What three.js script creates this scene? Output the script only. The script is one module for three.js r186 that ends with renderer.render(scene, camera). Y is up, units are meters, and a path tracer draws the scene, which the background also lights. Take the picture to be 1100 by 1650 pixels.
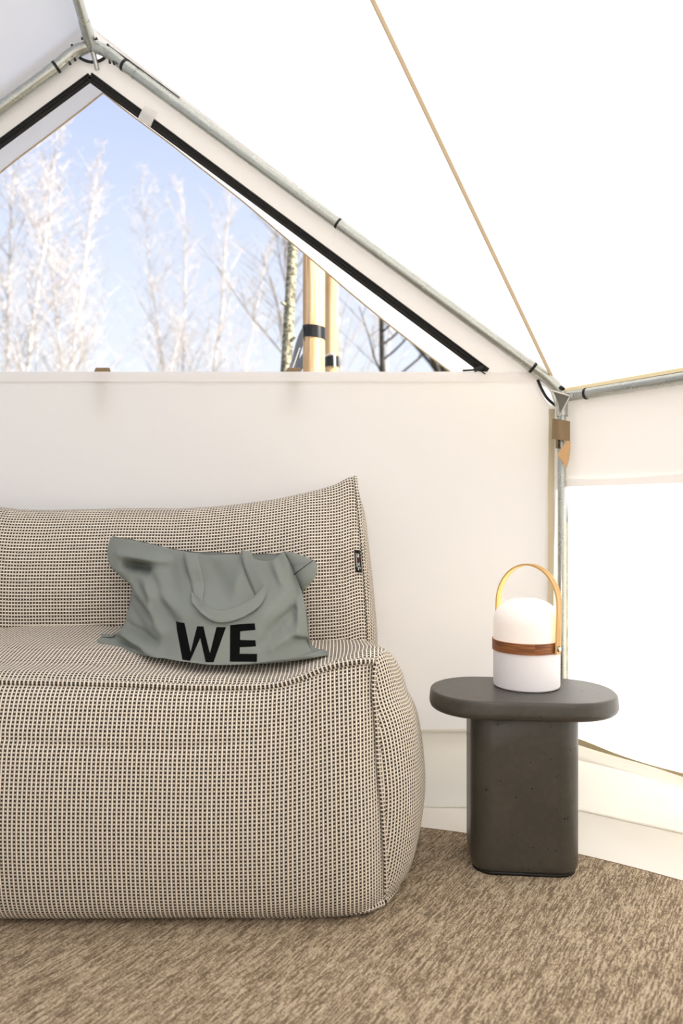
import * as THREE from 'three';
import { mergeGeometries, mergeVertices } from 'three/addons/utils/BufferGeometryUtils.js';
import { ImprovedNoise } from 'three/addons/math/ImprovedNoise.js';

// ---------------------------------------------------------------- camera, sky, sun, exposure
const scene = new THREE.Scene();
const camera = new THREE.PerspectiveCamera(69.02, 1100 / 1650, 0.02, 200);   // a wide lens held level, 0.88 m above the rug
camera.position.set(0, 0.88, 0);
camera.lookAt(0, 0.88, -1);
camera.focus = 1.9;
camera.userData.fStop = 2.2;
scene.add(camera);

const SKY_STRENGTH = 1.0, SUN_STRENGTH = 9;
{ // clear winter sky: pale at the horizon, blue overhead
  const W = 64, H = 128, d = new Float32Array(W * H * 4);
  const stops = [[-90, .30, .27, .22], [-2, .34, .31, .27], [0, .80, .82, .86], [10, .70, .75, .84], [19, .59, .655, .80], [30, .435, .515, .745], [55, .32, .45, .76], [90, .24, .37, .70]];
  for (let j = 0; j < H; j++) {
    const el = ((j + .5) / H - .5) * 180;
    let k = 0; while (k < stops.length - 2 && el > stops[k + 1][0]) k++;
    const a = stops[k], b = stops[k + 1], t = Math.min(1, Math.max(0, (el - a[0]) / (b[0] - a[0])));
    for (let i = 0; i < W; i++) { for (let c = 0; c < 3; c++) d[(j * W + i) * 4 + c] = a[c + 1] + (b[c + 1] - a[c + 1]) * t; d[(j * W + i) * 4 + 3] = 1; }
  }
  const sky = new THREE.DataTexture(d, W, H, THREE.RGBAFormat, THREE.FloatType);
  sky.mapping = THREE.EquirectangularReflectionMapping; sky.magFilter = THREE.LinearFilter; sky.needsUpdate = true;
  scene.background = sky; scene.backgroundIntensity = SKY_STRENGTH;
}
const sun = new THREE.DirectionalLight(new THREE.Color(1, .945, .86), SUN_STRENGTH);   // low winter sun, from the right and a little behind the camera
sun.position.set(8, 4.8, 3.6); sun.castShadow = true;
sun.shadow.mapSize.set(2048, 2048);
Object.assign(sun.shadow.camera, { left: -9, right: 9, top: 9, bottom: -9, near: .1, far: 40 });
sun.name = 'sun';
scene.add(sun);

const renderer = new THREE.WebGLRenderer({ antialias: true });
renderer.toneMapping = THREE.LinearToneMapping;
renderer.toneMappingExposure = 1.31;
renderer.shadowMap.enabled = true;

// ---------------------------------------------------------------- helpers
const V = (x, y, z) => new THREE.Vector3(x, y, z);
const lerp = THREE.MathUtils.lerp, clamp = THREE.MathUtils.clamp, smooth = THREE.MathUtils.smoothstep;
function rng(s) { return () => { s |= 0; s = s + 0x6D2B79F5 | 0; let t = Math.imul(s ^ s >>> 15, 1 | s); t = t + Math.imul(t ^ t >>> 7, 61 | t) ^ t; return ((t ^ t >>> 14) >>> 0) / 4294967296; }; }
const perlin = new ImprovedNoise();
const noise = (x, y, z = 0) => perlin.noise(x + 31.7, y + 17.3, z + 5.1);
const names = {};
function numbered(n) { const k = names[n] = (names[n] ?? -1) + 1; return k ? n + '_' + String(k).padStart(3, '0') : n; }
function mesh(name, geometry, material, parent = scene) {
  const m = new THREE.Mesh(geometry, material); m.castShadow = m.receiveShadow = true;
  m.name = parent === scene ? numbered(name) : name; parent.add(m); return m;
}
function group(name, p = V(0, 0, 0)) { const g = new THREE.Group(); g.name = numbered(name); g.position.copy(p); scene.add(g); return g; }
function tag(o, label, category, grp) { o.userData.label = label; o.userData.category = category; if (grp) o.userData.group = grp; return o; }
function structure(o, label) { o.userData.kind = 'structure'; if (label) o.userData.label = label; return o; }
// a curve through points, run through at constant speed
function curve(pts) { const c = new THREE.CatmullRomCurve3(pts, false, 'centripetal'); c.arcLengthDivisions = 300; return (t) => c.getPointAt(clamp(t, 0, 1)); }
// a grid of points made into cloth: uv in metres, measured along the cloth from its middle
function grid(nu, nv, at, opt = {}) {
  const P = []; for (let j = 0; j <= nv; j++) for (let i = 0; i <= nu; i++) P.push(at(i / nu, j / nv));
  const pos = new Float32Array(P.length * 3), uv = new Float32Array(P.length * 2), W = nu + 1;
  P.forEach((p, k) => p.toArray(pos, k * 3));
  if (opt.uv) P.forEach((p, k) => { const [a, b] = opt.uv(p, (k % W) / nu, Math.floor(k / W) / nv); uv[k * 2] = a; uv[k * 2 + 1] = b; });
  else {
    const ci = opt.fromEdge ? 0 : nu >> 1, cj = nv >> 1;
    for (let j = 0; j <= nv; j++) { let s = 0; for (let i = ci + 1; i <= nu; i++) { s += P[j * W + i].distanceTo(P[j * W + i - 1]); uv[(j * W + i) * 2] = s; } s = 0; for (let i = ci - 1; i >= 0; i--) { s -= P[j * W + i].distanceTo(P[j * W + i + 1]); uv[(j * W + i) * 2] = s; } }
    for (let i = 0; i <= nu; i++) { let s = 0; for (let j = cj + 1; j <= nv; j++) { s += P[j * W + i].distanceTo(P[(j - 1) * W + i]); uv[(j * W + i) * 2 + 1] = s; } s = 0; for (let j = cj - 1; j >= 0; j--) { s -= P[j * W + i].distanceTo(P[(j + 1) * W + i]); uv[(j * W + i) * 2 + 1] = s; } }
  }
  const idx = []; for (let j = 0; j < nv; j++) for (let i = 0; i < nu; i++) { const a = j * W + i; idx.push(a, a + 1, a + W, a + 1, a + W + 1, a + W); }
  const g = new THREE.BufferGeometry();
  g.setAttribute('position', new THREE.BufferAttribute(pos, 3)); g.setAttribute('uv', new THREE.BufferAttribute(uv, 2)); g.setIndex(idx);
  g.computeVertexNormals(); return g;
}
// the patch between four edge curves, pushed out by bulge(u, v)
function coons(bottom, top, left, right, nu, nv, bulge, opt = {}) {
  const B = curve(bottom), T = curve(top), L = curve(left), R = curve(right), c00 = B(0), c10 = B(1), c01 = T(0), c11 = T(1), ease = (t) => opt.even ? t : .5 - .5 * Math.cos(Math.PI * t);
  return grid(nu, nv, (a, b) => {
    const u = ease(a), v = ease(b), p = V(0, 0, 0);
    p.addScaledVector(B(u), 1 - v).addScaledVector(T(u), v).addScaledVector(L(v), 1 - u).addScaledVector(R(v), u);
    p.addScaledVector(c00, -(1 - u) * (1 - v)).addScaledVector(c10, -u * (1 - v)).addScaledVector(c01, -(1 - u) * v).addScaledVector(c11, -u * v);
    return bulge ? p.add(bulge(u, v, p)) : p;
  }, opt);
}
const puff = (t, n = .5) => Math.pow(Math.max(0, 4 * t * (1 - t)), n);
// rings of points joined to a skin, closed at both ends when wanted
function skin(rings, capA = true, capB = true) {
  const n = rings[0].length, pos = [], idx = [], uv = [];
  let s = 0;
  rings.forEach((r, k) => { if (k) s += r[0].distanceTo(rings[k - 1][0]); let c = 0; for (let i = 0; i <= n; i++) { const p = r[i % n]; if (i) c += p.distanceTo(r[i - 1]); pos.push(p.x, p.y, p.z); uv.push(c, s); } });
  const W = n + 1;
  for (let k = 0; k < rings.length - 1; k++) for (let i = 0; i < n; i++) { const a = k * W + i; idx.push(a, a + 1, a + W, a + 1, a + W + 1, a + W); }
  for (const [on, k] of [[capA, 0], [capB, rings.length - 1]]) if (on) {
    const c = pos.length / 3, m = V(0, 0, 0); rings[k].forEach((p) => m.addScaledVector(p, 1 / n)); pos.push(m.x, m.y, m.z); uv.push(m.x, m.z);
    for (let i = 0; i < n; i++) { const p = rings[k][i]; pos.push(p.x, p.y, p.z); uv.push(p.x, p.z); }
    for (let i = 0; i < n; i++) idx.push(c, c + 1 + (k ? i : (i + 1) % n), c + 1 + (k ? (i + 1) % n : i));
  }
  const g = new THREE.BufferGeometry(); g.setAttribute('position', new THREE.Float32BufferAttribute(pos, 3)); g.setAttribute('uv', new THREE.Float32BufferAttribute(uv, 2)); g.setIndex(idx);
  g.computeVertexNormals();
  const nr = g.attributes.normal; // close the seam of every ring
  for (let k = 0; k < rings.length; k++) { const a = k * W, b = a + n, v = V(nr.getX(a) + nr.getX(b), nr.getY(a) + nr.getY(b), nr.getZ(a) + nr.getZ(b)).normalize(); nr.setXYZ(a, v.x, v.y, v.z); nr.setXYZ(b, v.x, v.y, v.z); }
  return g;
}
function tube(pts, r, seg = 24, sides = 10, straight = false) {
  const c = straight ? new THREE.CurvePath() : new THREE.CatmullRomCurve3(pts, false, 'centripetal');
  if (straight) for (let i = 1; i < pts.length; i++) c.add(new THREE.LineCurve3(pts[i - 1], pts[i]));
  const g = new THREE.TubeGeometry(c, seg, r, sides, false), u = g.attributes.uv, L = c.getLength();
  for (let i = 0; i < u.count; i++) u.setXY(i, u.getX(i) * L, u.getY(i) * 6.283 * r);
  return g;
}
// a round bar from a to b with end faces
function bar(a, b, r, r2 = r, sides = 20) {
  const g = new THREE.CylinderGeometry(r2, r, a.distanceTo(b), sides, 1), L = a.distanceTo(b), u = g.attributes.uv;
  for (let i = 0; i < u.count; i++) u.setXY(i, u.getX(i) * 6.283 * r, u.getY(i) * L);
  g.applyQuaternion(new THREE.Quaternion().setFromUnitVectors(V(0, 1, 0), b.clone().sub(a).normalize()));
  return g.translate((a.x + b.x) / 2, (a.y + b.y) / 2, (a.z + b.z) / 2);
}
// a strip of cloth between two edges, with thickness
function ribbon(e1, e2, thick, n = 40, away = V(0, 0, -1), across = 4) {
  const A = curve(e1), B = curve(e2), rings = [];
  for (let i = 0; i <= n; i++) {
    const a = A(i / n), b = B(i / n), r = [];
    for (let k = 0; k <= across; k++) r.push(a.clone().lerp(b, k / across).addScaledVector(away, -thick / 2));
    for (let k = across; k >= 0; k--) r.push(a.clone().lerp(b, k / across).addScaledVector(away, thick / 2));
    rings.push(r);
  }
  return skin(rings);
}
// outline of a rounded rectangle in x, z
function rounded(w, d, r, n = 12) {
  const o = []; for (const [sx, sz, a0] of [[1, 1, 0], [-1, 1, 90], [-1, -1, 180], [1, -1, 270]]) for (let i = 0; i <= n; i++) { const a = (a0 + 90 * i / n) * Math.PI / 180; o.push([sx * (w / 2 - r) + r * Math.cos(a), sz * (d / 2 - r) + r * Math.sin(a)]); }
  return o;
}
// ---------------------------------------------------------------- textures
function hash(x, y, s) { let h = Math.imul(x, 374761393) ^ Math.imul(y, 668265263) ^ Math.imul(s, 974634541); h = Math.imul(h ^ h >>> 13, 1274126177); return ((h ^ h >>> 16) >>> 0) / 4294967296; }
function vnoise(x, y, px, py, s) { // repeats after px, py cells
  const i = Math.floor(x), j = Math.floor(y), f = x - i, g = y - j, a = f * f * (3 - 2 * f), b = g * g * (3 - 2 * g), m = (n, p) => ((n % p) + p) % p;
  const h = (u, v) => hash(m(u, px), m(v, py), s);
  return lerp(lerp(h(i, j), h(i + 1, j), a), lerp(h(i, j + 1), h(i + 1, j + 1), a), b);
}
function texture(w, h, fn, srgb, repeat) {
  const d = new Uint8Array(w * h * 4);
  for (let y = 0; y < h; y++) for (let x = 0; x < w; x++) { const c = fn(x / w, y / h, x, y), k = (y * w + x) * 4; for (let i = 0; i < 3; i++) d[k + i] = clamp(Array.isArray(c) ? c[i] : c, 0, 255); d[k + 3] = 255; }
  const t = new THREE.DataTexture(d, w, h); t.wrapS = t.wrapT = THREE.RepeatWrapping; t.magFilter = THREE.LinearFilter; t.minFilter = THREE.LinearMipmapLinearFilter; t.generateMipmaps = true; t.anisotropy = 8;
  if (srgb) t.colorSpace = THREE.SRGBColorSpace;
  if (repeat) t.repeat.set(repeat[0], repeat[1]);
  t.needsUpdate = true; return t;
}
const mixc = (a, b, t) => [lerp(a[0], b[0], t), lerp(a[1], b[1], t), lerp(a[2], b[2], t)];

// two-tone outdoor weave: an unbroken pale yarn beside a yarn that goes dark, pale, dark, pale
const CELLS = 16, PX = 40, CELL_U = .0093, CELL_V = .0083;
function weaveAt(u, v) {
  const x = u * CELLS, y = v * CELLS, ci = Math.floor(x), cj = Math.floor(y), fx = x - ci, fy = y - cj, j = hash(ci, cj, 3) * .08 - .04;
  const wob = .02 * Math.sin(2 * Math.PI * (y / 4 + hash(ci, 0, 8)));
  const line = smooth(fx, .0, .05) * (1 - smooth(fx, .37 + wob, .43 + wob));
  const dot = 1 - smooth(Math.max(Math.abs(fx - .71) / .20, Math.abs(fy - .80 - j * .5) / .17), .7, 1.15);
  const dark = (1 - line) * smooth(fy, .0, .1) * (1 - smooth(fy, .54 + j, .66 + j)) * smooth(fx, .42, .48) * (1 - smooth(fx, .95, 1));
  return { line, dot, dark, fx, fy, ci, cj };
}
const weaveMap = texture(CELLS * PX, CELLS * PX, (u, v, x, y) => {
  const w = weaveAt(u, v), fibre = hash(x, y, 5) * 14 - 7, tone = (hash(w.ci, w.cj, 9) - .5) * 24;
  const pale = [238 + fibre, 229 + fibre, 214 + fibre], mid = [140 + fibre, 126 + fibre, 109 + fibre], dk = [44 + tone + fibre, 36 + tone + fibre, 28 + tone + fibre];
  return mixc(mixc(mid, dk, w.dark), pale, Math.max(w.line, w.dot));
}, true, [1 / (CELLS * CELL_U), 1 / (CELLS * CELL_V)]);
const weaveBump = texture(CELLS * PX, CELLS * PX, (u, v) => {
  const w = weaveAt(u, v);
  return Math.min(255, 40 + Math.max(w.line * (110 + 105 * Math.sin(Math.PI * clamp(w.fx / .42, 0, 1))), w.dot * 150));
}, false, [1 / (CELLS * CELL_U), 1 / (CELLS * CELL_V)]);
// heathered flat-woven rug: short slubs of several browns
const RUG_TILE = .5;
function rugTone(u, v) {
  const a = vnoise(u * 300, v * 42, 300, 42, 1), b = vnoise(u * 190, v * 18, 190, 18, 2), c = vnoise(u * 340, v * 200, 340, 200, 4), d = vnoise(u * 34, v * 7, 34, 7, 6);
  return .30 * a + .28 * b + .34 * c + .08 * d;
}
const rugMap = texture(1024, 1024, (u, v, x, y) => {
  const t = smooth(rugTone(u, v), .28, .74), f = (hash(x, y, 7) - .5) * 26;
  const c = t < .5 ? mixc([112, 94, 74], [165, 145, 118], t * 2) : mixc([165, 145, 118], [205, 187, 160], t * 2 - 1);
  return [c[0] + f, c[1] + f, c[2] + f];
}, true, [1 / RUG_TILE, 1 / RUG_TILE]);
const rugBump = texture(1024, 1024, (u, v, x, y) => 255 * clamp(.75 * rugTone(u, v) + .35 * hash(x >> 1, y >> 1, 2), 0, 1), false, [1 / RUG_TILE, 1 / RUG_TILE]);
for (const t of [rugMap, rugBump]) t.rotation = .56;
// canvas: plain tabby, hardly seen
const canvasBump = texture(256, 256, (u, v) => { const x = u * 64, y = v * 64, o = (Math.floor(x) + Math.floor(y)) % 2, fx = x % 1, fy = y % 1; return 110 + 120 * (o ? Math.sin(Math.PI * fx) : Math.sin(Math.PI * fy)); }, false, [1 / .06, 1 / .06]);
const twillBump = texture(256, 256, (u, v) => 128 + 90 * Math.sin(2 * Math.PI * (u * 40 + v * 40)) + 30 * (hash(Math.floor(u * 256), Math.floor(v * 256), 1) - .5), false, [1 / .05, 1 / .05]);
// cast concrete: fine mottling and small air holes
const pits = []; { const r = rng(12); for (let i = 0; i < 240; i++) pits.push([r(), r(), .0016 + .0046 * Math.pow(r(), 4)]); }
function pitAt(u, v) { let m = 0; for (const [a, b, s] of pits) { let dx = Math.abs(u - a), dy = Math.abs(v - b); dx = Math.min(dx, 1 - dx); dy = Math.min(dy, 1 - dy); if (dx < .006 && dy < .006) m = Math.max(m, 1 - smooth(Math.hypot(dx, dy * .8) / s, .6, 1.2)); } return m; }
const concreteMap = texture(768, 768, (u, v, x, y) => { const m = vnoise(u * 7, v * 7, 7, 7, 1) * .5 + vnoise(u * 40, v * 40, 40, 40, 2) * .3 + hash(x, y, 3) * .2, k = .86 + .28 * m, p = 1 - .75 * pitAt(u, v); return [64 * k * p, 60 * k * p, 53 * k * p]; }, true, [2.2, 2.2]);
const concreteBump = texture(768, 768, (u, v, x, y) => 190 + 30 * vnoise(u * 60, v * 60, 60, 60, 2) + 20 * hash(x, y, 3) - 180 * pitAt(u, v), false, [2.2, 2.2]);
// galvanised steel: spangle and scuffs
const zincRough = texture(256, 256, (u, v) => 62 + 14 * vnoise(u * 24, v * 24, 24, 24, 1) + 14 * vnoise(u * 6, v * 90, 6, 90, 2), false, [6, 6]);
const zincMap = texture(512, 512, (u, v) => { const n = vnoise(u * 40, v * 12, 40, 12, 3), sc = smooth(vnoise(u * 60, v * 70, 60, 70, 5), .93, .99); const k = 176 + 10 * n; return mixc([k, k + 3, k - 3], [98, 92, 84], sc * .3); }, true, [3, 3]);
function woodMap(a, b, su, sv, seed, along) { return texture(256, 256, (p, q, x, y) => { const [u, v] = along ? [q, p] : [p, q], n = .5 * vnoise(u * 60, v * 4, 60, 4, seed) + .3 * vnoise(u * 18, v * 3, 18, 3, seed + 1) + .2 * hash(x, y, seed); return mixc(a, b, smooth(n, .25, .75)); }, true, [su, sv]); }

// ---------------------------------------------------------------- materials
const std = (o) => new THREE.MeshPhysicalMaterial({ side: THREE.DoubleSide, roughness: .9, ...o });
const canvasCloth = (r, g, b, through) => std({ color: new THREE.Color(r, g, b), roughness: 1, transmission: through, thickness: 0, specularIntensity: .1, bumpMap: canvasBump, bumpScale: .0003 });
const M = {
  wall: canvasCloth(.93, .905, .885, .42),
  valance: canvasCloth(.92, .885, .85, .12),
  roof: canvasCloth(.93, .91, .89, .45),
  sheer: canvasCloth(.95, .95, .95, .85),
  skirt: canvasCloth(.97, .94, .85, .27),
  ground: std({ color: new THREE.Color(.88, .84, .78), roughness: .6, bumpMap: canvasBump, bumpScale: .0003 }),
  tan: std({ color: '#c9b394', bumpMap: twillBump, bumpScale: .0004 }),
  webbing: std({ color: '#dccfb0', bumpMap: twillBump, bumpScale: .0006 }),
  hem: std({ color: '#d2c29a', bumpMap: canvasBump, bumpScale: .0003 }),
  black: std({ color: '#15120f', roughness: .55, bumpMap: twillBump, bumpScale: .0005 }),
  zinc: std({ map: zincMap, metalness: .85, roughness: 1, roughnessMap: zincRough }),
  plate: std({ color: '#77766f', metalness: .8, roughness: .4 }),
  darkSteel: std({ color: '#2a2926', metalness: .6, roughness: .5 }),
  steel: std({ color: '#c9c8c4', metalness: 1, roughness: .25 }),
  leather: std({ color: '#866f4f', roughness: .6, bumpMap: concreteBump, bumpScale: .0004 }),
  leatherPale: std({ color: '#c59d6e', roughness: .6, bumpMap: concreteBump, bumpScale: .0004 }),
  weave: std({ map: weaveMap, bumpMap: weaveBump, bumpScale: .0012, roughness: .95 }),
  rug: std({ map: rugMap, bumpMap: rugBump, bumpScale: .003, roughness: 1 }),
  binding: std({ color: '#6f5439', roughness: 1, bumpMap: rugBump, bumpScale: .002 }),
  bag: std({ color: '#7e837d', roughness: .95, bumpMap: twillBump, bumpScale: .0002 }),
  concrete: std({ map: concreteMap, bumpMap: concreteBump, bumpScale: .0012, roughness: .37 }),
  rubber: std({ color: '#141414', roughness: .3 }),
  foot: std({ color: '#1c1a18', roughness: .6 }),
  band: std({ map: woodMap([104, 56, 24], [166, 104, 54], 7, 18, 4, true), roughness: .5 }),
  handle: std({ map: woodMap([190, 144, 80], [226, 186, 120], 5, 18, 8, true), roughness: .5 }),
  plastic: std({ color: new THREE.Color(.86, .83, .84), roughness: .45 }),
  glow: std({ color: new THREE.Color(.88, .84, .82), roughness: .45, emissive: new THREE.Color(1, .78, .58), emissiveIntensity: .16 }),
  print: std({ color: '#0d0c0b', roughness: .9 }),
};

// ---------------------------------------------------------------- the tent: walls, roof, floor
const APEX = V(-.77, 3.14, -.835), APEX_F = V(-.77, 3.14, 0), PEAK = V(-.7695, 2.318, -2.285), PEAK_F = V(-.7695, 2.318, 1.445);
const EAVE = 1.245, CR = V(.6745, EAVE, -2.285), CL = V(-2.2135, EAVE, -2.285), R1 = V(1.606, EAVE, -.835), R2 = V(1.606, EAVE, 0), FR = V(.6745, EAVE, 1.445), FL = V(-2.2135, EAVE, 1.445), L1 = V(-3.145, EAVE, -.835), L2 = V(-3.145, EAVE, 0);
const flat = (p, y) => V(p.x, y, p.z);
{ // floor: cream groundsheet
  const s = new THREE.Shape([CR, R1, R2, FR, FL, L2, L1, CL].map((p) => new THREE.Vector2(-.77 + (p.x + .77) * 1.12, .42 - (p.z + .42) * 1.12)));
  const g = new THREE.ExtrudeGeometry(s, { depth: .02, bevelEnabled: false }); g.rotateX(-Math.PI / 2); g.translate(0, -.032, 0);
  structure(mesh('floor', g, M.ground));
}
// back wall: lower cloth, gable with a three-cornered opening, notches at the peak and the corner
const back = group('wall_back'); structure(back, 'cream canvas end wall with a three-cornered opening up to the peak');
{
  const z = -2.285, sill = 1.309;
  const outer = new THREE.Shape([[-2.2135, 1.19], [.6745, 1.19], [.6745, 1.25], [-.7695, 2.335], [-2.2135, 1.25]].map((p) => new THREE.Vector2(...p)));
  outer.holes.push(new THREE.Path([[-1.985, sill], [-.7695, 2.214], [.4465, sill]].map((p) => new THREE.Vector2(...p))));
  const lens = (cx, cy, pts) => outer.holes.push(new THREE.Path(pts.map(([x, y]) => new THREE.Vector2(cx + x, cy + y))));
  lens(-.763, 2.262, [[-.047, .022], [-.036, .006], [-.018, -.004], [0, -.007], [.018, -.004], [.036, .006], [.047, .022], [.03, .034], [0, .04], [-.03, .034]]);
  lens(0, 0, [[.606, 1.272], [.614, 1.245], [.626, 1.222], [.642, 1.207], [.656, 1.205], [.652, 1.225], [.642, 1.245], [.628, 1.262]]);
  const upper = new THREE.ShapeGeometry(outer); upper.translate(0, 0, z);
  const lower = grid(150, 70, (u, v) => {
    const x = lerp(-2.2135, .6745, u), y = lerp(.16, 1.19, v), f = puff(u, .4) * smooth(v, 0, .3) * (1 - smooth(v, .45, 1));
    return V(x, y, z - f * (.028 + .016 * noise(x * 1.7, y * 1.5, 1) + .007 * noise(x * 2.5 + y * 3.2, y * 1.1 - x, 4)) - .004 * (1 - v) * noise(x * 9, 1, 2));
  });
  mesh('canvas', mergeGeometries([upper, lower]), M.wall, back);
  // doubled hem along the sill
  mesh('hem', grid(60, 2, (u, v) => V(lerp(-2.18, .62, u), sill - .03 * (1 - v) + .001 * noise(u * 30, 0), z + .0085)), M.wall, back);
  // black zip up both sides of the opening: tape, two rows of coil
  const leg = (x1, y1) => {
    const a = V(-.7695, 2.2157, z + .004), b = V(x1, y1, z + .004), dir = b.clone().sub(a).normalize(), n = V(-dir.y, dir.x, 0); if (n.y < 0) n.negate();
    const at = (t, o, dz = 0) => a.clone().lerp(b, t).addScaledVector(n, o + .0022 * noise(t * 9, o * 20 + x1)).add(V(0, 0, dz));
    mesh('zip_tape', ribbon([0, .25, .5, .75, 1].map((t) => at(t, .011)), [0, .25, .5, .75, 1].map((t) => at(t, -.016)), .003, 60), M.black, back);
    for (const o of [.007, -.001, -.012]) mesh('zip_coil', tube([0, .2, .4, .6, .8, 1].map((t) => at(t, o, .003)), .0026, 80, 6), M.black, back);
  };
  leg(.4466, 1.311); leg(-1.985, 1.311);
  mesh('zip_pull', mergeGeometries([bar(V(.405, 1.314, z + .012), V(.432, 1.322, z + .012), .008, .006, 10), bar(V(.37, 1.312, z + .01), V(.408, 1.314, z + .01), .003, .003, 6)]), M.darkSteel, back);
  // white cloth tab over the zip
  mesh('tab', grid(8, 8, (u, v) => V(-.622 + .040 * u + .022 * v, 2.078 - .022 * u + .046 * v, z + .011 + .005 * puff(v) - .004 * v)), M.roof, back);
  // black binding of the two notches
  mesh('notch_binding', tube([V(-0.8132, 2.2879, -2.28), V(-0.7962, 2.2659, -2.275), V(-0.7621, 2.2545, -2.275), V(-0.728, 2.264, -2.275), V(-0.7144, 2.2879, -2.28)], .0045, 30, 8), M.black, back);
  mesh('notch_binding', tube([V(0.5991, 1.2838, -2.275), V(0.6097, 1.2568, -2.272), V(0.6243, 1.23, -2.27), V(0.6413, 1.2129, -2.27), V(0.6608, 1.2, -2.272)], .0045, 30, 8), M.black, back);
  // pale webbing sewn down beside the corner pole
  mesh('webbing', grid(4, 60, (u, v) => V(.6335 + .019 * u + .0015 * noise(v * 7, 1) - .006 * (1 - v), lerp(.17, 1.196, v), z + .006 + .001 * Math.sin(v * 300))), M.webbing, back);
  // leather toggles that hold the rolled flap outside, their straps hanging behind the cloth
  for (const [px, cord] of [[-.7375, false], [-.147, true]]) {
    const t = mesh('toggle', new THREE.ExtrudeGeometry(new THREE.Shape([[-.024, -.006], [.024, -.006], [.02, .009], [-.017, .009]].map((p) => new THREE.Vector2(...p))), { depth: .012, bevelEnabled: true, bevelSize: .002, bevelThickness: .002, bevelSegments: 2 }).translate(px, sill + .004, z - .018), M.leather, back);
    mesh('toggle_strap', grid(2, 6, (u, v) => V(px - .018 + .036 * u, sill - .005 - .12 * v, z - .012 - .03 * v)), M.leather, back);
    if (cord) mesh('cord', tube([V(px - .006, sill + .01, z - .02), V(px + .004, sill + .05, z - .05), V(px + .012, sill + .1, z - .12)], .0025, 12, 6), M.roof, back);
  }
}
// right side: valance, sheer window, and the plain walls behind the camera
function wallGrid(a, b, y0, y1, amp, seed, hemWave = 0) {
  const n = V(a.z - b.z, 0, b.x - a.x).normalize();
  return grid(50, 24, (u, v) => { const p = a.clone().lerp(b, u); p.y = lerp(typeof y0 === 'function' ? y0(u) : y0, typeof y1 === 'function' ? y1(u) : y1, v); return p.addScaledVector(n, amp * puff(u, .6) * (noise(u * 4, v * 2, seed) + .4 * noise(u * 11, v * 3, seed + 2)) * (1 - .6 * v) + hemWave * puff(u) * (1 - v) * Math.sin(u * 17)); });
}
const valanceEdge = (u) => .957 - .006 * Math.sin(u * 5) + .02 * u;
structure(mesh('wall_right', mergeGeometries([wallGrid(CR, R1, valanceEdge, EAVE, .01, 1, .006), wallGrid(R1, R2, .15, EAVE, .02, 2), wallGrid(R2, FR, .15, EAVE, .02, 3)]), M.valance), 'cream canvas side wall ending in a loose valance over the bright window');
structure(mesh('window_1', wallGrid(flat(CR, 0).lerp(flat(R1, 0), .012), R1, .15, (u) => valanceEdge(u) + .03, .006, 5).translate(.006, 0, -.004), M.sheer), 'white sheer window panel glowing in the sun beside the corner pole');
structure(mesh('wall_left', mergeGeometries([wallGrid(CL, L1, .15, EAVE, .02, 7), wallGrid(L1, L2, .15, EAVE, .02, 8), wallGrid(L2, FL, .15, EAVE, .02, 9)]), M.wall));
{ // front wall behind the camera, its door tied open
  const s = new THREE.Shape([[-2.2135, -.03], [-1.25, -.03], [-1.12, 1.1], [-.80, 1.95], [-.74, 1.95], [-.60, 1.1], [-.55, -.03], [.6745, -.03], [.6745, EAVE], [-.7695, 2.318], [-2.2135, EAVE]].map((p) => new THREE.Vector2(...p)));
  structure(mesh('wall_front', new THREE.ShapeGeometry(s).translate(0, 0, 1.445), M.wall));
}
// roof cloth
function panel(A, B, C, n, sag, seed) { // three-cornered cloth, slack in the middle
  const N = V(0, 0, 0).crossVectors(B.clone().sub(A), C.clone().sub(A)).normalize(); if (N.y < 0) N.negate();
  const pos = [], uv = [], idx = [], id = (i, j) => i * (i + 1) / 2 + j;
  const X = B.clone().sub(A).normalize(), Y = N.clone().cross(X);
  for (let i = 0; i <= n; i++) for (let j = 0; j <= i; j++) {
    const a = 1 - i / n, c = j / n, b = 1 - a - c, p = V(0, 0, 0).addScaledVector(A, a).addScaledVector(B, b).addScaledVector(C, c), e = 27 * a * b * c;
    p.addScaledVector(N, -sag * e + .012 * e * noise(p.x * 2.3, p.y * 2.3, p.z * 2.3 + seed));
    pos.push(p.x, p.y, p.z); const q = p.clone().sub(A); uv.push(q.dot(X), q.dot(Y));
    if (i < n) { idx.push(id(i, j), id(i + 1, j), id(i + 1, j + 1)); if (j < i) idx.push(id(i, j), id(i + 1, j + 1), id(i, j + 1)); }
  }
  const g = new THREE.BufferGeometry(); g.setAttribute('position', new THREE.Float32BufferAttribute(pos, 3)); g.setAttribute('uv', new THREE.Float32BufferAttribute(uv, 2)); g.setIndex(idx); g.computeVertexNormals(); return g;
}
const ceiling = group('ceiling'); structure(ceiling, 'white canvas tent roof lit through by the sun');
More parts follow.
